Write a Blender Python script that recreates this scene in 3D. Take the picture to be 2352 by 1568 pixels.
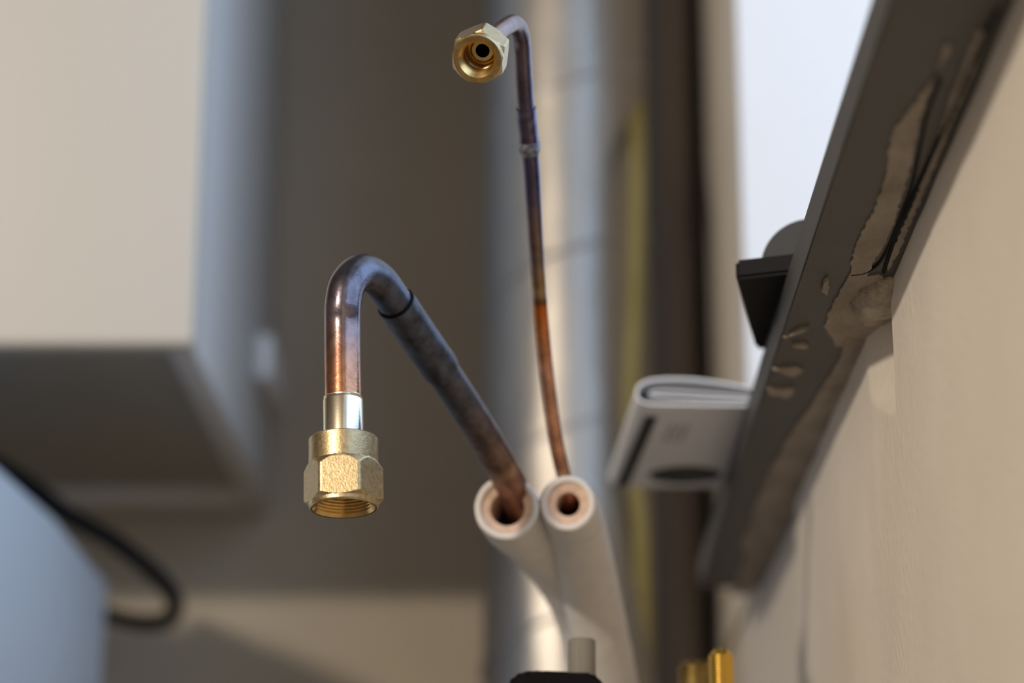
import bpy, bmesh, math, random
from mathutils import Vector, Matrix, noise
for o in list(bpy.data.objects): bpy.data.objects.remove(o, do_unlink=True)
S = bpy.context.scene
COL = S.collection

# ------------------------------------------------------------------ camera
LENS = 85.0
FPX = LENS/36*2352
PITCH = math.radians(16.9); YAW = math.radians(0.57)
CH = 1.25
CAM = Vector((0, 0, CH))
cd = bpy.data.cameras.new('camera'); cam = bpy.data.objects.new('camera', cd); COL.objects.link(cam)
cam.location = CAM; cam.rotation_euler = (math.pi/2+PITCH, 0, YAW)
cd.lens = LENS; cd.sensor_width = 36; cd.clip_start = .01; cd.clip_end = 50
cd.dof.use_dof = True; cd.dof.focus_distance = .824; cd.dof.aperture_fstop = 5.8; cd.dof.aperture_blades = 0
S.camera = cam
S.view_settings.view_transform = 'Standard'; S.view_settings.look = 'None'
S.view_settings.gamma = 1; S.view_settings.use_curve_mapping = False
S.view_settings.exposure = 0.0

# ------------------------------------------------------------------ light
W = bpy.data.worlds.new('sky'); S.world = W; W.use_nodes = True
W.node_tree.nodes['Background'].inputs[0].default_value = (.55, .72, 1, 1)
W.node_tree.nodes['Background'].inputs[1].default_value = .9
def lamp(name, kind, loc, energy, color, **k):
    l = bpy.data.lights.new(name, kind); o = bpy.data.objects.new(name, l); COL.objects.link(o)
    o.location = loc; l.energy = energy; l.color = color
    for a, b in k.items(): setattr(l, a, b)
    return o
KEY = Vector((-1.23, -1.28, CH+.80))
lamp('work_lamp', 'POINT', KEY, 152, (1, .86, .70), shadow_soft_size=.05)
wl = lamp('window_daylight', 'AREA', (.47, .50, CH+.75), 10.6, (.50, .70, 1), shape='RECTANGLE', size=1.0, size_y=1.75)
wl.rotation_euler = (0, math.radians(90), 0)

# ------------------------------------------------------------------ helpers
RC = cam.rotation_euler.to_matrix()
def ray(x, y): return RC @ Vector(((x-1176)/FPX, (784-y)/FPX, -1))
def P(x, y, d): return CAM + ray(x, y)*d
def on(axis, x, y, v):
    r = ray(x, y); return CAM + r*((v-CAM[axis])/r[axis])

def link(name, bm, m, parent=None, smooth=True):
    me = bpy.data.meshes.new(name); bmesh.ops.recalc_face_normals(bm, faces=bm.faces)
    bm.to_mesh(me); bm.free(); o = bpy.data.objects.new(name, me); COL.objects.link(o)
    if m: me.materials.append(m)
    if smooth:
        for p in me.polygons: p.use_smooth = True
        me.set_sharp_from_angle(angle=math.radians(35))
    if parent:
        o.parent = parent
        root = parent
        off = Vector(parent.location) if parent.type == 'EMPTY' else None
        o.matrix_parent_inverse = Matrix.Translation(-off) if off else Matrix.Identity(4)
    return o
def thing(name, label, cat, loc, group=None):
    o = bpy.data.objects.new(name, None); COL.objects.link(o); o.location = loc; o.empty_display_size = .02
    o['label'] = label; o['category'] = cat
    if group: o['group'] = group
    return o
def struct(o): o['kind'] = 'structure'; return o

def smooth_path(pts, n=8):
    """Catmull-Rom through Vectors (any extra scalar radius carried in tuple)"""
    out = []
    P_ = [pts[0]]+list(pts)+[pts[-1]]
    for i in range(1, len(P_)-2):
        a, b, c, d = P_[i-1], P_[i], P_[i+1], P_[i+2]
        for k in range(n):
            t = k/n
            def cr(p0, p1, p2, p3): return .5*((2*p1)+(p2-p0)*t+(2*p0-5*p1+4*p2-p3)*t*t+(3*p1-p0-3*p2+p3)*t**3)
            out.append((cr(a[0], b[0], c[0], d[0]), cr(a[1], b[1], c[1], d[1])))
    out.append(pts[-1]); return out
def tube(bm, path, seg=32, cap=True, uvl=None, wob=0):
    """path: list of (Vector, radius)"""
    rings = []; up = None; L = 0; Ls = []
    n = len(path)
    for i, (p, r) in enumerate(path):
        if i: L += (p-path[i-1][0]).length
        Ls.append(L)
        t = (path[min(i+1, n-1)][0]-path[max(i-1, 0)][0]).normalized()
        if up is None: up = t.orthogonal().normalized()
        up = (up-t*up.dot(t)).normalized(); s = t.cross(up)
        ring = []
        for k in range(seg):
            a = 2*math.pi*k/seg
            q = p+(up*math.cos(a)+s*math.sin(a))*r
            if wob: q = p+(q-p)*(1+wob*noise.noise(q*260))
            ring.append(bm.verts.new(q))
        rings.append(ring)
    fs = []
    for i in range(n-1):
        for k in range(seg):
            f = bm.faces.new((rings[i][k], rings[i][(k+1) % seg], rings[i+1][(k+1) % seg], rings[i+1][k]))
            if uvl:
                for lp, (u, v) in zip(f.loops, ((Ls[i]/L, k/seg), (Ls[i]/L, (k+1)/seg), (Ls[i+1]/L, (k+1)/seg), (Ls[i+1]/L, k/seg))):
                    lp[uvl].uv = (u, v)
    if cap:
        bm.faces.new(rings[0]); bm.faces.new(rings[-1])
    return Ls
def box(bm, a, b, bev=0, seg=3):
    a, b = Vector(a), Vector(b); c = (a+b)/2; s = b-a
    r = bmesh.ops.create_cube(bm, size=1, matrix=Matrix.Translation(c) @ Matrix.Diagonal((abs(s.x), abs(s.y), abs(s.z), 1)))
    if bev:
        ed = list({e for v in r['verts'] for e in v.link_edges})
        bmesh.ops.bevel(bm, geom=ed, offset=bev, segments=seg, affect='EDGES', profile=.5)
    return r
def lathe(bm, prof, M, seg=96, rf=None):
    """prof: list of (z, r); rf(theta, z, r)->radius"""
    rings = []
    for z, r in prof:
        ring = []
        for k in range(seg):
            a = 2*math.pi*k/seg; rr = rf(a, z, r) if rf else r
            ring.append(bm.verts.new(M @ Vector((rr*math.cos(a), rr*math.sin(a), z))))
        rings.append(ring)
    for i in range(len(rings)-1):
        for k in range(seg):
            bm.faces.new((rings[i][k], rings[i][(k+1) % seg], rings[i+1][(k+1) % seg], rings[i+1][k]))
    return rings
def slab(bm, pts, n, th, sub=0):
    """extruded polygon: pts world, thickness th along n"""
    a = [bm.verts.new(p) for p in pts]; b = [bm.verts.new(p+n*th) for p in pts]
    fa = bm.faces.new(a); fb = bm.faces.new(list(reversed(b)))
    for i in range(len(pts)):
        j = (i+1) % len(pts); bm.faces.new((a[i], a[j], b[j], b[i]))
def frame(origin, zdir, xhint):
    z = zdir.normalized(); x = (xhint-z*xhint.dot(z)).normalized(); y = z.cross(x)
    M = Matrix((x, y, z)).transposed().to_4x4(); M.translation = origin; return M

# ------------------------------------------------------------------ materials
class NT:
    def __init__(s, name):
        s.m = bpy.data.materials.new(name); s.m.use_nodes = True; s.t = s.m.node_tree
        s.b = s.t.nodes['Principled BSDF']
    def n(s, typ, **k):
        nd = s.t.nodes.new(typ)
        for a, v in k.items():
            if a.startswith('i_'): nd.inputs[a[2:].replace('_', ' ')].default_value = v
            else: setattr(nd, a, v)
        return nd
    def l(s, a, ao, b, bi): s.t.links.new(a.outputs[ao], b.inputs[bi])
def mat(name, col, rough=.6, metal=0, nscale=0, namt=.15, bump=0, bscale=200, bdist=.0005, spec=.5, col2=None, coord='Object', stretch=None, rvar=0):
    q = NT(name); q.b.inputs['Roughness'].default_value = rough; q.b.inputs['Metallic'].default_value = metal
    q.b.inputs['Specular IOR Level'].default_value = spec
    q.b.inputs['Base Color'].default_value = (*col, 1)
    tc = q.n('ShaderNodeTexCoord'); src = (tc, coord)
    if stretch:
        mp = q.n('ShaderNodeMapping'); mp.inputs['Scale'].default_value = stretch; q.l(tc, coord, mp, 'Vector'); src = (mp, 'Vector')
    if nscale:
        n = q.n('ShaderNodeTexNoise', i_Scale=nscale, i_Detail=6.0, i_Roughness=.6); q.l(*src, n, 'Vector')
        r = q.n('ShaderNodeValToRGB')
        c2 = col2 or tuple(max(0, c*(1-namt)) for c in col); c1 = col if col2 else tuple(min(1, c*(1+namt)) for c in col)
        r.color_ramp.elements[0].color = (*c2, 1); r.color_ramp.elements[1].color = (*c1, 1)
        r.color_ramp.elements[0].position = .35; r.color_ramp.elements[1].position = .65
        q.l(n, 'Fac', r, 'Fac'); q.l(r, 'Color', q.b, 'Base Color')
        if rvar:
            mr = q.n('ShaderNodeMapRange'); mr.inputs['To Min'].default_value = rough-rvar; mr.inputs['To Max'].default_value = rough+rvar
            q.l(n, 'Fac', mr, 'Value'); q.l(mr, 'Result', q.b, 'Roughness')
    if bump:
        n2 = q.n('ShaderNodeTexNoise', i_Scale=bscale, i_Detail=5.0); q.l(*src, n2, 'Vector')
        bp = q.n('ShaderNodeBump', i_Strength=bump, i_Distance=bdist); q.l(n2, 'Fac', bp, 'Height'); q.l(bp, 'Normal', q.b, 'Normal')
    return q.m
def ramp_mat(name, stops, rstops, metal=.9, nscale=180, bump=.25, patch=None):
    """oxidised copper: colour along the pipe (UV u)"""
    q = NT(name); uv = q.n('ShaderNodeUVMap'); sp = q.n('ShaderNodeSeparateXYZ'); q.l(uv, 'UV', sp, 'Vector')
    tc = q.n('ShaderNodeTexCoord'); n = q.n('ShaderNodeTexNoise', i_Scale=nscale, i_Detail=7.0, i_Roughness=.65); q.l(tc, 'Object', n, 'Vector')
    # wander the u coordinate a little with the noise so bands are blotchy
    ms = q.n('ShaderNodeMath', operation='MULTIPLY_ADD'); ms.inputs[1].default_value = .016; q.l(n, 'Fac', ms, 0)
    sb = q.n('ShaderNodeMath', operation='SUBTRACT'); q.l(sp, 'X', sb, 0); sb.inputs[1].default_value = .008
    q.l(sb, 'Value', ms, 2)
    def ramp(st):
        r = q.n('ShaderNodeValToRGB'); e = r.color_ramp.elements
        while len(e) < len(st): e.new(.5)
        for el, (p, c) in zip(e, st):
            el.position = p; el.color = (*c, 1) if isinstance(c, tuple) else (c, c, c, 1)
        q.l(ms, 'Value', r, 'Fac'); return r
    r = ramp(stops)
    mx = q.n('ShaderNodeMix', data_type='RGBA', blend_type='MULTIPLY'); mx.inputs[0].default_value = .8
    q.l(r, 'Color', mx, 6)
    r2 = q.n('ShaderNodeValToRGB'); r2.color_ramp.elements[0].color = (.5, .47, .45, 1); r2.color_ramp.elements[0].position = .35
    r2.color_ramp.elements[1].color = (1.2, 1.15, 1.15, 1); r2.color_ramp.elements[1].position = .62
    q.l(n, 'Fac', r2, 'Fac'); q.l(r2, 'Color', mx, 7); q.l(mx, 2, q.b, 'Base Color')
    rr = ramp(rstops); q.l(rr, 'Color', q.b, 'Roughness')
    q.b.inputs['Metallic'].default_value = metal
    n3 = q.n('ShaderNodeTexNoise', i_Scale=900.0, i_Detail=4.0); q.l(tc, 'Object', n3, 'Vector')
    bp = q.n('ShaderNodeBump', i_Strength=bump, i_Distance=.0002); q.l(n3, 'Fac', bp, 'Height'); q.l(bp, 'Normal', q.b, 'Normal')
    return q.m

M_plaster = mat('plaster', (.80, .74, .66), .95, nscale=7, col2=(.73, .67, .585), bump=.8, bscale=260, bdist=.0006, spec=.2)
M_plaster_rough = mat('rough_plaster', (.60, .53, .43), .95, nscale=60, col2=(.22, .18, .145), bump=1.0, bscale=700, bdist=.0012, spec=.15)
M_backwall = mat('beige_wall', (.44, .385, .305), .9, nscale=4, namt=.06, bump=.2, bscale=80, spec=.2)
M_room = mat('room_paint', (.19, .175, .155), .95)
M_floor = mat('concrete', (.20, .19, .18), .8, nscale=6, namt=.2)
M_white_paint = mat('white_reveal_paint', (.80, .80, .79), .8, nscale=3, namt=.02)
M_sill = mat('anthracite_stone', (.078, .075, .071), .5, nscale=45, col2=(.052, .050, .048), bump=.35, bscale=700, bdist=.0003, rvar=.08)
M_smear = mat('plaster_smear', (.40, .345, .285), .95, nscale=90, col2=(.27, .23, .19), bump=.9, bscale=330, bdist=.0012, stretch=(1, .4, 1))
M_cab = mat('cream_enamel', (.555, .515, .445), .45, spec=.4)
M_cab_side = mat('cabinet_sheet', (.66, .66, .65), .5, spec=.4)
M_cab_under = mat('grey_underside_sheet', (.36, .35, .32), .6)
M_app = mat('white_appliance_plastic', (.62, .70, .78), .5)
M_cable = mat('black_rubber', (.008, .009, .012), .8, spec=.15)
M_duct = mat('galvanised_steel', (.385, .36, .33), .44, 1.0, nscale=22, col2=(.36, .35, .33), bump=.35, bscale=30, bdist=.004, stretch=(1, 1, .45), rvar=.1)
M_seam = mat('galvanised_seam', (.45, .45, .44), .45, 1.0)
M_darkpipe = mat('dark_brown_pipe_plastic', (.24, .20, .17), .5)
M_yellow = mat('yellow_green_cable', (.17, .14, .025), .6, nscale=9, col2=(.25, .21, .08))
M_black = mat('black_plastic', (.004, .004, .006), .6, spec=.15)
M_dgrey = mat('dark_grey_housing', (.028, .026, .026), .6)
M_paper = mat('paper', (.74, .74, .75), .9, spec=.2)
M_ink = mat('black_ink', (.02, .018, .018), .7)
M_inkgrey = mat('faded_grey_ink', (.40, .40, .40), .9)
M_foam = mat('beige_foam', (.70, .52, .42), .95, nscale=300, namt=.15, bump=.6, bscale=900)
M_jacket = mat('white_jacket', (.72, .70, .69), .55, nscale=120, namt=.05, bump=.3, bscale=250)
M_brass_cast = mat('forged_brass', (.60, .48, .29), .36, 1.0, nscale=700, col2=(.44, .34, .19), bump=.6, bscale=1600, bdist=.00014, rvar=.08)
M_brass = mat('machined_brass', (.66, .46, .19), .24, 1.0, nscale=250, namt=.12, bump=.12, bscale=600, bdist=.0001)
M_face = mat('brass_end_face', (.40, .28, .12), .38, 1.0, nscale=400, namt=.2, bump=.2, bscale=900, bdist=.0001)
M_nickel = mat('turned_pale_brass', (.80, .74, .62), .17, 1.0, bump=.25, bscale=900, bdist=.00008, stretch=(1, 1, 6))
M_solder = mat('silver_solder', (.80, .74, .55), .25, 1.0, bump=.4, bscale=500, bdist=.0003)
M_brass_dark = mat('yellow_brass_thread', (.82, .52, .10), .28, 1.0)
M_knob = mat('grey_knurled_plastic', (.22, .205, .18), .6)
M_bore = mat('dark_bore', (.002, .002, .002), .9, spec=.05)  # shade inside the hole is put into this near-black colour
M_winframe = mat('window_frame_white', (.8, .8, .8), .4)
q = NT('window_glass')
tr = q.n('ShaderNodeBsdfTransparent'); gl = q.n('ShaderNodeBsdfGlossy'); gl.inputs['Roughness'].default_value = .02
mx = q.n('ShaderNodeMixShader'); mx.inputs[0].default_value = .06
q.l(tr, 0, mx, 1); q.l(gl, 0, mx, 2); q.l(mx, 0, q.t.nodes['Material Output'], 'Surface'); M_glass = q.m

# ------------------------------------------------------------------ key planes
XW = P(2032, 618, .83).x + .004          # face of the right-hand wall
YB = 1.81                                # back wall
YEND = on(0, 1705, 450, XW).y            # far end of the window opening
ZS = P(2032, 618, .83).z                 # underside of the sill at mid length
print('XW', XW, 'YEND', YEND, 'ZS', ZS-CH)
ZT = ZS + .0155                          # top of the sill
XG = XW+.30                              # window plane

# ------------------------------------------------------------------ room
bm = bmesh.new(); box(bm, (-2.4, -2.2, -.05), (XW+.6, YB+.1, 0)); struct(link('floor', bm, M_floor, smooth=False))
bm = bmesh.new(); box(bm, (-2.4, -2.2, 2.6), (XW+.6, YB+.1, 2.7)); struct(link('ceiling', bm, M_room, smooth=False))
bm = bmesh.new(); box(bm, (-2.4, YB, 0), (XW+.6, YB+.1, 2.6)); struct(link('wall_back', bm, M_backwall, smooth=False))
bm = bmesh.new(); box(bm, (-2.5, -2.2, 0), (-2.4, YB+.1, 2.6)); struct(link('wall_left', bm, M_room, smooth=False))
bm = bmesh.new(); box(bm, (-2.4, -2.3, 0), (XW+.6, -2.2, 2.6)); struct(link('wall_front', bm, M_room, smooth=False))

# right wall: relief grid below the sill, solid blocks around the opening
Y1 = on(0, 2050, 820, XW).y              # edge of the hollow in the plaster
Y2 = on(0, 1826, 1300, XW).y             # edge of the plaster skim
ztip = on(0, 2040, 975, XW).z
def relief(y, z):
    d = 0
    if y > Y1:
        t = (y-Y1)
        top = max(0, min(1, (z-ztip)/(.022)))
        w = .060*top**.8+1e-6
        k = max(0, 1-t/w)
        d += .0075*min(1, 1.7*k)*min(1, top*1.6) if top > 0 else 0
    if y > Y2: d += .0035
    d += .0009*noise.noise(Vector((y*9, z*9, 1)))+.0004*noise.noise(Vector((y*40, z*40, 5)))
    return XW+d
bm = bmesh.new()
ys = sorted(set([-2.2, -1.5, -1, -.5, 0, .2, .3]+[.4+i*.01 for i in range(130)]+[Y1-.0002, Y1+.0002, Y2-.0003, Y2+.0003]+[Y1+.002*i for i in range(1, 36)]))
ys = [y for y in ys if y < YB]+[YB]
zs = [0, .5, .8, 1.0]+[1.1+i*.01 for i in range(100) if 1.1+i*.01 < ztip-.002]+[ztip-.002+(ZS+.003-ztip+.002)*i/30 for i in range(31)]
grid = [[bm.verts.new((relief(y, z), y, z)) for z in zs] for y in ys]
for i in range(len(ys)-1):
    for j in range(len(zs)-1): bm.faces.new((grid[i][j], grid[i+1][j], grid[i+1][j+1], grid[i][j+1]))
# solid behind the skim
def qd(*p): bm.faces.new([bm.verts.new(v) for v in p])
zt = ZS+.003
qd((XW, -2.2, zt), (XG+.05, -2.2, zt), (XG+.05, YB, zt), (XW, YB, zt))
qd((XG+.05, -2.2, 0), (XG+.05, -2.2, zt), (XG+.05, YB, zt), (XG+.05, YB, 0))
wr = link('wall_right', bm, M_plaster); struct(wr)
WT = CH+1.25; YN = -.40
bm = bmesh.new(); box(bm, (XW, YEND, zt), (XG+.05, YB, WT)); o = link('wall_right_end', bm, None, smooth=False); struct(o)
o.data.materials.append(M_plaster); o.data.materials.append(M_white_paint)
for p in o.data.polygons:
    if p.normal.y < -.9: p.material_index = 1
bm = bmesh.new(); box(bm, (XW, -2.2, zt), (XG+.05, YN, WT)); struct(link('wall_right_near', bm, M_plaster, smooth=False))
bm = bmesh.new(); box(bm, (XW, -2.2, WT), (XG+.05, YB, 2.6)); struct(link('wall_right_top', bm, M_plaster, smooth=False))
# window
bm = bmesh.new()
fw = .03
for a, b in (((XG, YN, ZT), (XG+.04, YEND, ZT+fw)), ((XG, YN, WT-fw), (XG+.04, YEND, WT)), ((XG, YN, ZT+fw), (XG+.04, YN+fw, WT-fw)), ((XG, YEND-fw, ZT+fw), (XG+.04, YEND, WT-fw))):
    box(bm, a, b, .004)
win = struct(link('window_1', bm, M_winframe, smooth=False))
bm = bmesh.new(); box(bm, (XG+.017, YN+fw, ZT+fw), (XG+.021, YEND-fw, WT-fw)); link('pane', bm, M_glass, win, smooth=False)

# ------------------------------------------------------------------ window sill (dark stone, seen from below)
# outer lower edge fitted to the photographed line, sill 30 -> 25 mm proud of the wall
def plane_z(x, y): return on(2, x, y, ZS)
e_near = plane_z(2047, 0); e_far = plane_z(1613, 1367)
print('sill edge', e_near-CAM, e_far-CAM, plane_z(1831, 680)-CAM)
ex0 = plane_z(2047, 0).x; 
yn, yf = -.05, min(e_far.y, YEND-.004)
def ex(y):
    a, b = plane_z(2020, 80), plane_z(1700, 1060)
    return a.x+(b.x-a.x)*(y-a.y)/(b.y-a.y)
sill = thing('window_sill', 'dark grey stone window sill smeared with plaster on its underside, running along the right wall', 'window sill', (XW, .6, ZS))
bm = bmesh.new()
slab(bm, [Vector((ex(yn), yn, ZS)), Vector((ex(yf), yf, ZS)), Vector((XG, yf, ZS)), Vector((XG, yn, ZS))], Vector((0, 0, 1)), ZT-ZS)
bmesh.ops.bevel(bm, geom=[e for e in bm.edges], offset=.0007, segments=2, affect='EDGES')
link('slab', bm, M_sill, sill)
def smear(pts, amp=.0006, th=.0007):
    out = []
    n = len(pts)
    for i in range(n):
        a, b = Vector(pts[i]), Vector(pts[(i+1) % n])
        m = max(2, int((b-a).length/6))
        for k in range(m):
            p = a.lerp(b, k/m); w = plane_z(p.x, p.y)
            j = Vector((noise.noise(w*420), noise.noise(w*420+Vector((9, 3, 1))), 0))*amp*1.6
            out.append(w+j)
    return out
patches = [
 # long wedge of plaster running up the sill
 [(2170, 95), (2150, 170), (2115, 215), (2080, 258), (2052, 295), (2040, 350), (2034, 400), (2012, 470), (1985, 520), (1962, 570), (1950, 630), (1932, 660), (1915, 690), (1903, 715), (1895, 745),
  (1920, 790), (1975, 800), (2045, 770), (2048, 690), (2035, 640), (2018, 628), (1990, 632), (2005, 600), (2030, 560), (2052, 510), (2075, 440), (2098, 350), (2112, 270), (2130, 210), (2160, 150), (2185, 100)],
 # thin strip beside the wall
 [(2245, 60), (2215, 140), (2180, 230), (2150, 320), (2118, 410), (2090, 480), (2060, 545), (2036, 600), (2042, 618), (2070, 560), (2095, 500), (2130, 420), (2165, 330), (2200, 240), (2235, 150), (2262, 70)],
 # broad skim along the wall further back
 [(1945, 770), (1925, 830), (1890, 880), (1862, 930), (1820, 985), (1790, 1040), (1765, 1085), (1748, 1130), (1728, 1165), (1718, 1215), (1700, 1240), (1712, 1270), (1695, 1330), (1680, 1362), (1722, 1362),
  (1770, 1290), (1835, 1150), (1890, 1030), (1945, 920), (1990, 850), (2025, 790)],
 [(1774, 843), (1800, 842), (1826, 838), (1845, 845), (1836, 852), (1822, 860), (1808, 856), (1790, 850)],
 [(1760, 886), (1790, 890), (1826, 886), (1820, 900), (1806, 909), (1790, 904), (1768, 902)],
 [(1820, 788), (1846, 785), (1857, 790), (1845, 794)],
 [(1812, 764), (1835, 752), (1858, 747), (1836, 758)],
 [(1888, 660), (1892, 640), (1902, 632), (1904, 650), (1898, 668)],
 [(1888, 655), (1900, 652), (1896, 664)],
]
bm = bmesh.new()
for k, pts in enumerate(patches): slab(bm, [q_+Vector((0, 0, .0003)) for q_ in smear(pts, .0006 if len(pts) > 8 else .0004)], Vector((0, 0, -1)), .0010+.00013*k)
link('plaster_smear', bm, M_smear, sill, smooth=False)
bm = bmesh.new(); bmesh.ops.create_uvsphere(bm, u_segments=16, v_segments=10, radius=.0012, matrix=Matrix.Translation(plane_z(1806, 772)) @ Matrix.Diagonal((1.1, 1.1, .6, 1)))
o = link('plaster_blob', bm, M_plaster_rough, sill); o['label'] = 'pale blob of dried plaster'
# dark joint lines between sill and plaster
def strip(name, pts, r, m, parent):
    bm = bmesh.new(); tube(bm, smooth_path([(plane_z(x, y)+Vector((0, 0, -.0004)), r) for x, y in pts], 6), 8); return link(name, bm, m, parent)
strip('joint_line', [(2290, 20), (2235, 130), (2190, 240), (2150, 330), (2105, 430), (2065, 520), (2040, 590), (2030, 622)], .0007, M_black, sill)
strip('joint_line', [(2160, 180), (2130, 260), (2112, 340), (2095, 420), (2070, 490), (2045, 555), (2020, 600), (1990, 622), (1955, 628)], .0005, M_black, sill)
# rough plaster stub filling the corner between sill and wall
stub = thing('plaster_lump', 'rough crumbly plaster lump filling the corner between dark sill and right wall', 'plaster', (XW, Y1, ZS-.01))
bm = bmesh.new()
bmesh.ops.create_icosphere(bm, subdivisions=5, radius=1)
for v in bm.verts:
    v.co = Vector((XW-.001+v.co.x*.0095, Y1+.014+v.co.y*.024, ZS+v.co.z*.0075))
    v.co += Vector((1, .4, 1))*(.0016*noise.noise(v.co*160)+.0006*noise.noise(v.co*700))
link('lump', bm, M_plaster_rough, stub)

# ------------------------------------------------------------------ wall cabinet (upper left)
YC = 1.36
cf = on(1, 443, 790, YC); XC = cf.x; ZC = cf.z
print('cabinet', XC, ZC-CH, 'back px check')
cab = thing('wall_cabinet', 'large cream wall-hung cabinet with recessed grey underside, upper left', 'cabinet', ((XC*2-.5)/2, YB, ZC))
CW = .52; CHT = .75
bm = bmesh.new(); box(bm, (XC-CW, YC, ZC-.000), (XC, YC+.02, ZC+CHT), .004); link('front_panel', bm, M_cab, cab)
bm = bmesh.new()
box(bm, (XC-.018, YC+.021, ZC+.001), (XC-.001, YB-.002, ZC+CHT), .002)
box(bm, (XC-CW, YC+.021, ZC+.001), (XC-CW+.018, YB-.002, ZC+CHT), .002)
box(bm, (XC-CW+.018, YB-.040, ZC+.001), (XC-.018, YB-.002, ZC+CHT), .002)
box(bm, (XC-CW+.018, YC+.021, ZC+CHT-.02), (XC-.018, YB-.04, ZC+CHT))
link('carcass', bm, M_cab_side, cab)
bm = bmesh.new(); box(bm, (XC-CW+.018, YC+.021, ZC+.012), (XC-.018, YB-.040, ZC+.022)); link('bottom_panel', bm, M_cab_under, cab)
bm = bmesh.new()
b1 = on(0, 583, 905, XC); b2 = on(0, 640, 785, XC)
box(bm, (XC-.0005, b1.y, b1.z+.012), (XC+.012, YB-.04, b1.z+.046), .004)
link('clip', bm, M_winframe, cab)['label'] = 'small white clip on the cabinet side'

# ------------------------------------------------------------------ lower-left white appliance
YA = 1.60
c = on(1, 246, 1332, YA); XA = c.x; ZA = c.z
print('appliance', XA, ZA-CH)
app = thing('appliance', 'white appliance casing with a slanted blue-lit side, lower left corner below the cabinet', 'appliance', (XA-.25, 1.4, 0))
bm = bmesh.new()
# casing side: front facet slightly turned towards the window
yf0 = 1.36; yb0 = YA
def col(z, k):   # fold line leans back towards the bottom
    f = 1.415+.16*(ZA-z)/.2
    return f
pts_top = [(XA-.35, 1.10), (XA-.014, 1.10), (XA, col(ZA, 0)), (XA, YA), (XA-.35, YA)]
pts_bot = [(XA-.35, 1.10), (XA-.014, 1.10), (XA, min(YA-.02, col(ZA-.17, 0))), (XA, YA), (XA-.35, YA)]
lv = [(ZA, pts_top), (ZA-.17, pts_bot), (0, pts_bot)]
rows = [[bm.verts.new((x, y, z)) for x, y in pp] for z, pp in lv]
bm.faces.new(rows[0]); bm.faces.new(list(reversed(rows[-1])))
for i in range(2):
    for j in range(5): bm.faces.new((rows[i][j], rows[i][(j+1) % 5], rows[i+1][(j+1) % 5], rows[i+1][j]))
bmesh.ops.bevel(bm, geom=[e for e in bm.edges], offset=.003, segments=2, affect='EDGES')
link('casing', bm, M_app, app)
bm = bmesh.new()   # unseen rounded block added to cast a shadow on the back wall
caster = [(XA-.045, ZA-CH-.001), (-.349, .380), (-.372, .394), (-.405, .405), (-.463, .414), (-.56, .415), (-.60, .40), (-.62, ZA-CH-.001)]
slab(bm, [Vector((x, 1.14, CH+z)) for x, z in caster], Vector((0, 1, 0)), .11)
link('shadow_caster', bm, M_app, app)

bm = bmesh.new()
cp = [(-140, 1000, 1.50), (0, 1072, 1.52), (80, 1125, 1.54), (160, 1185, 1.56), (250, 1235, 1.60), (330, 1295, 1.64), (385, 1350, 1.67), (403, 1392, 1.69), (385, 1423, 1.71), (330, 1430, 1.72), (265, 1418, 1.73), (180, 1390, 1.74), (60, 1340, 1.74)]
tube(bm, smooth_path([(P(x, y, d), .0060) for x, y, d in cp], 8), 20)
cb = link('cable', bm, M_cable); cb['label'] = 'thick black cable looping down behind the white appliance on the left'; cb['category'] = 'cable'

# ------------------------------------------------------------------ silver duct, dark pipe, yellow cable
DD = 1.60
L_, R_ = P(1112, 784, DD), P(1494, 784, DD)
RD = (R_-L_).length/2; cdx = (L_+R_)/2; DX = cdx.x; DY = min(cdx.y, YB-RD-.004)
print('duct', DX, DY, RD)
duct = thing('ventilation_duct', 'wide silver metal spiral duct standing vertically against the back wall', 'duct', (DX, DY, 0))
bm = bmesh.new()
def drf(a, z, r): return r+.0011*noise.noise(Vector((math.cos(a)*1.6, math.sin(a)*1.6, z*7)))+.0005*noise.noise(Vector((math.cos(a)*5, math.sin(a)*5, z*25)))
Md = Matrix.Translation((DX, DY, 0))
lathe(bm, [(i*.01, RD) for i in range(261)], Md, 96, drf)
link('duct_body', bm, M_duct, duct)
bm = bmesh.new()
sp = [(Vector((DX+(RD+.0003)*math.cos(a), DY+(RD+.0003)*math.sin(a), a/(2*math.pi)*.118+.02)), .0016) for a in [i*2*math.pi/48 for i in range(48*21)]]
tube(bm, sp, 8); link('spiral_seam', bm, M_seam, duct)
pr = .0190
c = P(1543, 784, 1.72)
pl = thing('drain_pipe', 'dark brown plastic pipe running vertically right of the silver duct', 'pipe', (c.x, c.y, 0))
bm = bmesh.new(); lathe(bm, [(i*.1, pr) for i in range(27)], Matrix.Translation((c.x, c.y, 0)), 48); link('pipe_body', bm, M_darkpipe, pl)
bm = bmesh.new()
g = c.x+pr*.2
box(bm, (c.x+.004, c.y+.022, 0), (.1115, YB-.001, 2.6), .001)  # black strip added to give the gap beside the pipe its shade
o = link('corner_shade_strip', bm, M_black, smooth=False); o['label'] = 'near-black strip standing in for the shaded gap in the back corner behind the dark pipe'; o['category'] = 'shade_strip'
yc = [(1462, 150, 1.68), (1464, 260, 1.62), (1464, 400, 1.56), (1462, 560, 1.54), (1458, 700, 1.53), (1452, 830, 1.525), (1450, 960, 1.52), (1458, 1080, 1.52), (1472, 1220, 1.52), (1476, 1400, 1.52), (1482, 1600, 1.52)]
bm = bmesh.new()
pp = smooth_path([(P(x, y, d), .0055) for x, y, d in yc], 8); e = pp[-1][0]; pp.append((Vector((e.x, e.y, 0)), .0055))
tube(bm, pp, 16); cb = link('earth_cable', bm, M_yellow); cb['label'] = 'olive yellow cable hanging in front of the silver duct, left of the dark pipe'; cb['category'] = 'cable'

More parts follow.
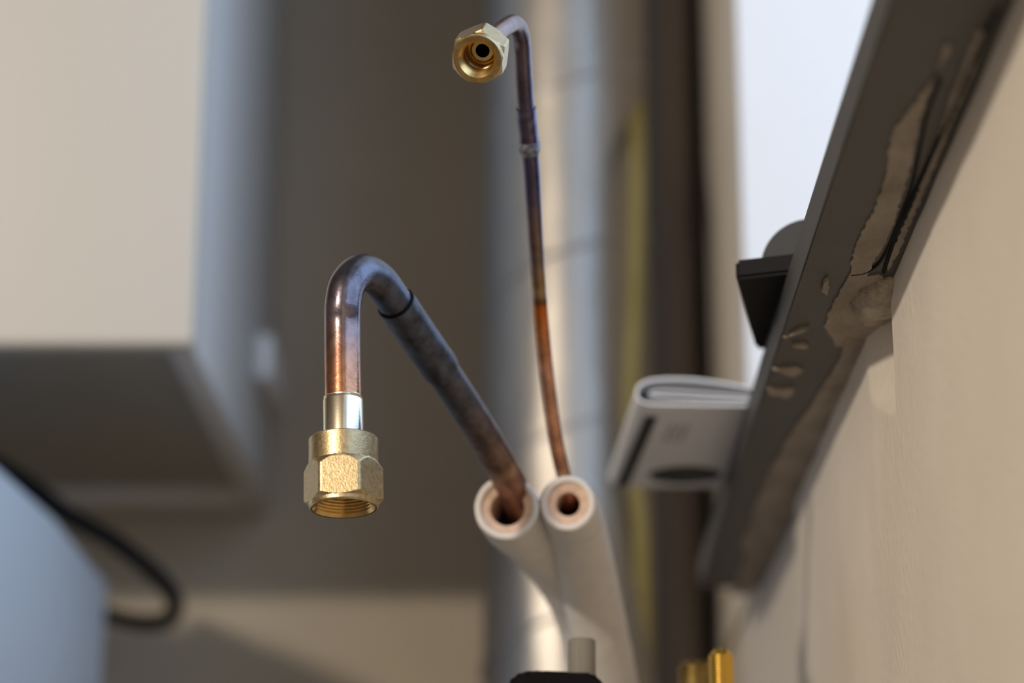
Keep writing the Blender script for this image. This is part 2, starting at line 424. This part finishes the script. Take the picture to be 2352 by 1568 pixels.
# ------------------------------------------------------------------ pieces on the sill
# folded booklet hanging over the sill edge
zb = ZT+.0004
c0, c1 = on(2, 1465, 925, zb), on(2, 1402, 1113, zb)
print('booklet', c0-CAM, c1-CAM)
yd = (c1-c0); Ln = yd.length; yd.normalize(); xd = Vector((yd.y, -yd.x, 0)).normalized()
if xd.x < 0: xd = -xd
bk = thing('booklet', 'folded white printed booklet sticking out over the far end of the dark sill', 'booklet', c0+xd*.06)
# section through the fold: bottom leaf, loop, top leaf
WB = .105
prof = [(WB, .0), (.06, .0), (.02, .0), (.006, .0002), (.0012, .0016), (0, .0045), (.0015, .0080), (.007, .0102), (.018, .0108), (.032, .0098), (.055, .0060), (.075, .0036), (WB, .0030)]
inner = [(WB, .0026), (.07, .0028), (.045, .0040), (.022, .0056), (.010, .0060), (.0055, .0050), (.007, .0034), (.016, .0026), (.04, .0018), (WB, .0012)]
def leaf(pf, th):
    sm = smooth_path([(Vector((x, 0, z)), th) for x, z in pf], 6)
    ps = [p for p, _ in sm]; n = len(ps); bm = bmesh.new(); A = []
    for i, p in enumerate(ps):
        t = (ps[min(i+1, n-1)]-ps[max(i-1, 0)]).normalized(); nn = Vector((-t.z, 0, t.x))
        row = []
        for s_ in (0, 1):
            qq = p-nn*th*s_
            for v in (0, 1):
                row.append(bm.verts.new(c0+xd*qq.x+yd*(Ln*v)+Vector((0, 0, qq.z))))
        A.append(row)
    for i in range(n-1):
        a, b = A[i], A[i+1]
        for k, l in ((0, 1), (1, 3), (3, 2), (2, 0)): bm.faces.new((a[k], a[l], b[l], b[k]))
    bm.faces.new((A[0][0], A[0][1], A[0][3], A[0][2])); bm.faces.new((A[-1][0], A[-1][1], A[-1][3], A[-1][2]))
    return bm
link('cover', leaf(prof, -.0010), M_paper, bk)
link('inner_pages', leaf(inner, -.0007), M_paper, bk)
def bp(u, v): return c0+xd*u+yd*(Ln*v)+Vector((0, 0, -.0011))
bm = bmesh.new(); slab(bm, [bp(.0050, .12), bp(.0105, .12), bp(.0085, .985), bp(.0025, .985)], Vector((0, 0, -1)), .0002); link('printed_stripe', bm, M_ink, bk, smooth=False)
def ell(cu, cv, ru, rv, n=32): return [bp(cu+ru*math.cos(2*math.pi*i/n), cv+rv*math.sin(2*math.pi*i/n)) for i in range(n)]
def uv_of(px, py):
    p = on(2, px, py, zb); d = p-c0; return d.dot(xd), d.dot(yd)/Ln
eu, ev = uv_of(1572, 1085); eu2, _ = uv_of(1655, 1085)
bm = bmesh.new(); slab(bm, ell(eu, ev, eu2-eu, .115), Vector((0, 0, -1)), .0002); em = link('printed_emblem', bm, M_ink, bk, smooth=False)
eu3, ev3 = uv_of(1600, 1085)
bm = bmesh.new(); slab(bm, [p+Vector((0, 0, -.0003)) for p in ell(eu3, ev3, .008, .055)], Vector((0, 0, -1)), .0001); link('emblem_centre', bm, M_dgrey, em, smooth=False)
for k in range(3):
    u0, v0 = uv_of(1540+k*18, 970)
    bm = bmesh.new(); slab(bm, [bp(u0, v0), bp(u0+.0016, v0), bp(u0+.0010, v0+.20), bp(u0-.0006, v0+.20)], Vector((0, 0, -1)), .0001); link('printed_text_line', bm, M_inkgrey, bk, smooth=False)

# black tool on the sill
za = ZT+.0003
A, B, Cn = on(2, 1690, 640, za), on(2, 1736, 803, za), on(2, 1752, 600, za)
u = (B-A).normalized(); lenA = (B-A).length; w = Vector((-u.y, u.x, 0)); w = w if w.x > 0 else -w
tool = thing('measuring_tool', 'small black box-shaped tool with a rounded grey housing lying on the window sill', 'tool', A+w*.02)
bm = bmesh.new()
slab(bm, [A, B, B+w*.034, A+w*.034+u*-.006], Vector((0, 0, 1)), .0075)
bmesh.ops.bevel(bm, geom=list(bm.edges), offset=.0012, segments=3, affect='EDGES'); link('case', bm, M_black, tool)
bm = bmesh.new(); cc = A+w*.027+u*.012; zc0 = za+.0075
hr = .0185
n = 40; Mh = frame(Vector((cc.x, cc.y, zc0)), u, Vector((1, 0, 0)))
prof2 = [(cc+w*(hr*math.cos(math.pi*i/n))+Vector((0, 0, zc0-cc.z+hr*math.sin(math.pi*i/n)))) for i in range(n+1)]
slab(bm, prof2, u, .05); link('rounded_housing', bm, M_dgrey, tool)

# ------------------------------------------------------------------ nuts
def hexr(a, R, ph):
    t = (a-ph) % (math.pi/3)-math.pi/6
    return R*math.cos(math.pi/6)/math.cos(t)
def dense(prof, step):
    out = [prof[0]]
    for (z0, r0), (z1, r1) in zip(prof, prof[1:]):
        m = max(1, int(math.hypot(z1-z0, r1-r0)/step))
        for k in range(1, m+1): out.append((z0+(z1-z0)*k/m, r0+(r1-r0)*k/m))
    return out
def nut(parent, M, L, R, collar, zc, lip, ri, ph, name='flare_nut', cone=.4, seat=.6, bore=.0026):
    """z=0 back, z=L opening"""
    o_ = []
    ch = (R-lip)*.52
    outer = dense([(0, collar-.0012), (0, collar-.0005), (.0004, collar), (zc, collar), (zc+.0008, collar+.0006), (zc+.0026, R*.982), (L-ch-.0018, R*.982), (L-.0018, lip+.0001), (L-.0006, lip), (L, lip-.0005)], .00035)
    def rf(a, z, r): return min(hexr(a, R, ph), r) if z > zc else r
    bm = bmesh.new(); lathe(bm, outer, M, 240, rf); n_ = link(name, bm, M_brass_cast, parent)
    # mouth: lip, internal thread, seat
    bm = bmesh.new(); lathe(bm, [(L, lip-.0005), (L-.0001, ri+.0006)], M, 96); link('end_face', bm, M_face if ri < .008 else M_brass, n_)
    prof = [(L-.0001, ri+.0006), (L-.0007, ri)]
    z = L-.0012; pitch = .00115
    while z > L-L*seat:
        prof += [(z, ri-.00045), (z-pitch*.5, ri+.0001)]; z -= pitch
    prof += [(z, ri-.0004), (z-.0002, ri-.0008), (z-.0025, bore+.0012), (z-.0026, bore), ]
    bm = bmesh.new(); lathe(bm, prof, M, 96); link('threaded_mouth', bm, M_brass, n_)
    bm = bmesh.new(); rg = lathe(bm, [(z-.0026, bore), (z-.010, bore)], M, 48); bm.faces.new(rg[-1]); link('bore', bm, M_bore, n_)
    # shoulder at the back
    bm = bmesh.new(); lathe(bm, [(0, collar-.0012), (-.00005, max(bore, collar*.5))], M, 64); link('shoulder', bm, M_brass, n_)
    return n_

# ------------------------------------------------------------------ left copper line
top = P(787, 760, .834)
_d = .83
while True:      # lean of the hanging end: its mouth shows as an ellipse of ratio .30
    bot = P(789.5, 1164, _d)
    if -(bot-top).normalized().dot(ray(789.5, 1161).normalized()) > math.sin(math.radians(17.3)): break
    _d -= .0005
print('mouth distance', _d)
ax = (bot-top).normalized()
def at_ax(py):   # point on the axis seen at image row py
    lo, hi = 0.0, .12
    for _ in range(40):
        m = (lo+hi)/2; p = top+ax*m-CAM; v = RC.transposed() @ p; y = 784-FPX*v.y/-v.z
        if y < py: lo = m
        else: hi = m
    return top+ax*lo
ll = thing('copper_line', 'thicker heat-darkened copper pipe with a large brass flare nut hanging down at left', 'pipe', (P(1385, 1720, 1.08).x, P(1385, 1720, 1.08).y, 0), 'refrigerant lines')
rp = .0063
s0 = at_ax(917); s1 = at_ax(1008); n0 = s1; L1 = (bot-n0).length+.0006
lp = [(s0+ax*.01, rp), (s0, rp), (top, rp)]
for x, y, d in [(788, 700, .8355), (799, 652, .839), (830, 624, .847), (868, 641, .857), (905, 690, .867), (958, 768, .880), (1038, 885, .900), (1105, 990, .917), (1158, 1083, .933), (1182, 1130, .943), (1196, 1165, .957), (1212, 1200, .975)]:
    lp.append((P(x, y, d), rp))
path = smooth_path(lp, 12)
LcL = [0]
for i in range(1, len(path)): LcL.append(LcL[-1]+(path[i][0]-path[i-1][0]).length)
def uL(x, y):
    def dd(i):
        v = RC.transposed() @ (path[i][0]-CAM); return abs(1176+FPX*v.x/-v.z-x)+abs(784-FPX*v.y/-v.z-y)
    return LcL[min(range(len(path)), key=dd)]/LcL[-1]
M_cuL = ramp_mat('heat_stained_copper', [(0, (.62, .30, .17)), (uL(788, 885), (.52, .26, .15)), (uL(788, 830), (.36, .20, .14)), (uL(788, 760), (.23, .17, .17)), (uL(789, 690), (.17, .155, .19)), (uL(815, 640), (.13, .13, .165)), (uL(868, 641), (.10, .11, .145)), (uL(905, 690), (.09, .105, .14)), (uL(1060, 920), (.11, .11, .135)), (uL(1110, 1000), (.18, .14, .14)), (uL(1145, 1062), (.26, .17, .13)), (uL(1152, 1076), (.36, .26, .16)), (uL(1162, 1092), (.34, .19, .14)), (1, (.45, .22, .14))],
                 [(0, .2), (uL(788, 760), .24), (uL(815, 640), .26), (uL(868, 641), .38), (.85, .45), (1, .42)], metal=.92)
M_cuL.node_tree.nodes['Math'].inputs[1].default_value = .03
bm = bmesh.new(); uvl = bm.loops.layers.uv.new('UVMap'); tube(bm, path, 48, True, uvl); link('pipe', bm, M_cuL, ll)
# soldered coupling
def sub(p0, p1, r, path, bumps=()):
    i0 = min(range(len(path)), key=lambda i: (path[i][0]-p0).length); i1 = min(range(len(path)), key=lambda i: (path[i][0]-p1).length)
    seg = path[i0:i1+1]; n = len(seg); out = []
    for i, (p, _) in enumerate(seg): out.append((p, r))
    return out
sg = sub(P(908, 694, .868), P(1020, 858, .895), rp+.00085, path)
M_ox = mat('black_oxide_copper', (.11, .12, .155), .42, .9, nscale=160, col2=(.045, .045, .055), bump=.4, bscale=500, bdist=.0003, rvar=.12)
sg[0] = (sg[0][0], rp+.0002); sg[-1] = (sg[-1][0], rp+.0001)
sg.insert(1, (sg[0][0].lerp(sg[1][0], .15), rp+.0009))
bm = bmesh.new(); tube(bm, sg, 48, True, wob=.02); link('coupling', bm, M_ox, ll)['label'] = 'blue-black oxidised solder coupling'
bm = bmesh.new(); pr_ = sg[0][0]; t_ = (sg[2][0]-sg[0][0]).normalized(); Mr = frame(pr_-t_*.0003, t_, Vector((1, 0, 0)))
lathe(bm, [(0, rp), (-.0001, rp+.0006), (.0003, rp+.00085), (.0006, rp+.0006)], Mr, 48); link('solder_ring', bm, M_black, ll)
# stub of the fitting
Ms = frame(s0, ax, Vector((1, 0, 0))); Ls_ = (s1-s0).length
bm = bmesh.new(); lathe(bm, [(0, rp-.0002), (.0001, rp+.0003), (.0006, .0068), (.0009, .00690), (Ls_+.003, .00690)], Ms, 96); link('fitting_stub', bm, M_nickel, ll)['label'] = 'smooth pale turned metal stub'
bm = bmesh.new(); tube(bm, [(s0+Vector((math.cos(a)*(rp+.0001), 0, 0))+(Ms.to_3x3() @ Vector((0, math.sin(a)*(rp+.0001), 0)))-ax*.0002, .00035+.00045*max(0, math.cos(a-.9))**3) for a in [i*2*math.pi/40 for i in range(41)]], 10, False); link('solder_bead', bm, M_solder, ll)
Mn = frame(n0, ax, Vector((1, 0, 0)))
nut(ll, Mn, L1, .0137, .01175, .0090, .0117, .0099, 0.035, bore=.0058)
# insulation
def insulation(parent, pts, r_out, r_in, r_end):
    pp = smooth_path([(P(x, y, d), r_out) for x, y, d in pts], 8)
    n_ = [(pp[0][0], r_end)]
    for i, (p, r) in enumerate(pp[1:]): n_.append((p, min(r_out, r_end+(r_out-r_end)*(i+1)/8)))
    e = n_[-1][0]; n_.append((Vector((e.x, e.y, e.z-.15)), r_out)); n_.append((Vector((e.x, e.y, 0)), r_out))
    bm = bmesh.new(); tube(bm, n_, 40, False, wob=.03)
    j = link('insulation_jacket', bm, M_jacket, parent); j['label'] = 'white insulation jacket'
    t = (n_[1][0]-n_[0][0]).normalized(); Mf = frame(n_[0][0], t, Vector((1, 0, 0)))
    bm = bmesh.new(); lathe(bm, [(0, r_end), (-.0008, r_end-.0003), (-.0013, r_end-.0012), (-.0008, r_end-.0024), (.0003, r_end-.0027)], Mf, 64, lambda a, z, r: r*(1+.02*noise.noise(Vector((math.cos(a)*2, math.sin(a)*2, 3)))))
    link('jacket_rim', bm, M_jacket, j)
    bm = bmesh.new(); lathe(bm, [(.0002, r_end-.0024), (.0010, r_end-.0036), (.0013, r_in+.0012), (.0022, r_in), (.03, r_in)], Mf, 64); link('foam_core', bm, M_foam, j)['label'] = 'pinkish beige foam core'
    return j
insulation(ll, [(1164, 1166, .936), (1184, 1194, .962), (1235, 1240, .992), (1300, 1320, 1.022), (1345, 1420, 1.05), (1370, 1580, 1.07), (1385, 1720, 1.08)], .0130, .0067, .0126)

# ------------------------------------------------------------------ right copper line
rl = thing('copper_line', 'thin tall copper pipe hooked over at the top, small brass nut facing the viewer', 'pipe', (P(1425, 1720, 1.06).x, P(1425, 1720, 1.06).y, 0), 'refrigerant lines')
rn0 = P(1119, 99, .8215); rn1 = P(1096.5, 136, .803)
r0 = .0032
rpth = [(rn0, r0), (rn0.lerp(P(1138, 79, .836), .3), r0)]
for x, y, d, r in [(1138, 79, .836, r0), (1162, 62, .850, r0), (1180, 54, .8605, r0), (1193, 68, .868, r0), (1199, 100, .874, r0), (1203, 165, .880, r0), (1207, 232, .886, r0), (1215, 320, .893, r0), (1222, 400, .899, .0031), (1229, 520, .907, .0029), (1238, 650, .915, .0027), (1246, 760, .922, .0028), (1258, 880, .929, .0028), (1276, 1010, .937, .0028), (1299, 1110, .943, .0028), (1307, 1145, .950, .0028), (1314, 1180, .975, .0028)]:
    rpth.append((P(x, y, d), r))
rpath = smooth_path(rpth, 10)
# u positions of image rows along this pipe
Lc = [0]
for i in range(1, len(rpath)): Lc.append(Lc[-1]+(rpath[i][0]-rpath[i-1][0]).length)
def u_at(py):
    best = min(range(30, len(rpath)), key=lambda i: abs((lambda v: 784-FPX*v.y/-v.z)(RC.transposed() @ (rpath[i][0]-CAM))-py)); return Lc[best]/Lc[-1]
st = [(0, (.30, .22, .22)), (u_at(90), (.14, .11, .13)), (u_at(250), (.11, .095, .14)), (u_at(420), (.085, .075, .14)), (u_at(500), (.17, .125, .13)), (u_at(600), (.19, .135, .11)), (u_at(640), (.32, .20, .10)), (u_at(666), (.42, .30, .16)), (u_at(679), (.12, .05, .03)), (u_at(690), (.58, .16, .02)), (u_at(770), (.52, .22, .09)), (u_at(850), (.66, .36, .24)), (1, (.55, .26, .14))]
M_cuR = ramp_mat('heat_stained_thin_copper', st, [(0, .3), (.3, .27), (.6, .27), (1, .33)], metal=.9, nscale=120)
M_cuR.node_tree.nodes['Math'].inputs[1].default_value = .006
bm = bmesh.new(); uvl = bm.loops.layers.uv.new('UVMap'); tube(bm, rpath, 40, True, uvl); link('pipe', bm, M_cuR, rl)
sg = sub(P(1209, 244, .8875), P(1217, 352, .896), r0+.00055, rpath)
sg[-1] = (sg[-1][0], r0)
bm = bmesh.new(); tube(bm, sg, 40, True, wob=.03)
M_oxR = mat('violet_oxide_copper', (.17, .14, .20), .25, .9, nscale=260, col2=(.06, .05, .09), bump=.4, bscale=600, bdist=.0003, rvar=.1)
link('coupling', bm, M_oxR, rl)['label'] = 'slightly wider violet-black coupling'
bm = bmesh.new(); ce = sg[-2][0]; tt = (sg[-1][0]-sg[-3][0]).normalized()
lathe(bm, [(-.004, r0+.0003), (-.0025, r0+.0008), (-.0008, r0+.00085), (.001, r0+.0004), (.002, r0)], frame(ce, tt, Vector((1, 0, 0))), 40, lambda a, z, r: r*(1+.09*noise.noise(Vector((math.cos(a)*2, math.sin(a)*2, z*900)))))
link('solder_bead', bm, mat('flux_residue', (.30, .31, .34), .6, .6, nscale=500, col2=(.07, .06, .08), bump=.6, bscale=900), rl)
axr = (rn1-rn0).normalized(); back = rn1-axr*.0175
Mr = frame(back, axr, RC @ Vector((1, 0, 0)))
nut(rl, Mr, .0175, .0098, .0072, .0035, .0086, .0058, math.radians(-36), seat=.45, bore=.0024)
insulation(rl, [(1304, 1156, .934), (1314, 1178, .958), (1330, 1240, .982), (1351, 1330, 1.002), (1376, 1450, 1.022), (1402, 1580, 1.042), (1425, 1720, 1.06)], .0122, .0047, .0108)

# ------------------------------------------------------------------ items at the lower edge
c = P(1336, 1500, .905)
val = thing('shut_off_valve', 'black valve body with a ribbed grey knob at the bottom edge of the picture', 'valve', (c.x, c.y, 0))
z1 = P(1336, 1466, .905).z; z0 = P(1336, 1545, .905).z
bm = bmesh.new(); lathe(bm, dense([(z0-.004, .0052), (z1-.0008, .0052), (z1, .0045), (z1, .0)], .002)[:-1]+[(z1, .0001)], Matrix.Translation((c.x, c.y, 0)), 96, lambda a, z, r: r-.00018*(math.cos(a*30) > 0) if z < z1-.0005 else r)
link('knob', bm, M_knob, val)
bm = bmesh.new()
out = [(1160, 1600), (1166, 1568), (1180, 1549), (1200, 1541), (1225, 1537), (1255, 1540), (1300, 1542), (1362, 1543), (1374, 1552), (1390, 1575), (1410, 1605), (1395, 1680), (1180, 1680)]
slab(bm, [P(x, y, .893) for x, y in out], Vector((0, 1, 0)), .026)
bmesh.ops.bevel(bm, geom=list(bm.edges), offset=.0015, segments=3, affect='EDGES'); link('body', bm, M_black, val)
bm = bmesh.new(); zb_ = P(1290, 1660, .905).z; lathe(bm, [(0, .008), (zb_, .008)], Matrix.Translation((P(1290, 1660, .905).x, c.y, 0)), 32); link('riser_pipe', bm, M_darkpipe, val)
def threaded(px, ptop, d, r, name, label, m):
    t = P(px, ptop, d); th = thing(name, label, 'pipe fitting', (t.x, t.y, 0), None)
    prof = [(0, r), (t.z-.07, r)]
    z = t.z-.07
    while z < t.z-.0035: prof += [(z, r-.0002), (z+.0004, r), (z+.0006, r)]; z += .001
    prof += [(t.z-.0025, r-.0006), (t.z-.0010, r-.0016), (t.z-.0002, r-.003), (t.z, r-.0035), (t.z, .0003)]
    bm = bmesh.new(); lathe(bm, prof, Matrix.Translation((t.x, t.y, 0)), 48); link('threaded_stub', bm, m, th); return th, t
threaded(1655, 1488, .93, .0049, 'brass_stub', 'shiny yellow brass threaded stub, the taller and nearer of two at bottom', M_brass_dark)
th, t = threaded(1598, 1516, .985, .0076, 'brass_fitting', 'wider duller brass threaded fitting behind and left of the shiny stub', mat('dull_brass', (.38, .27, .10), .4, 1.0, nscale=200, col2=(.20, .13, .04)))
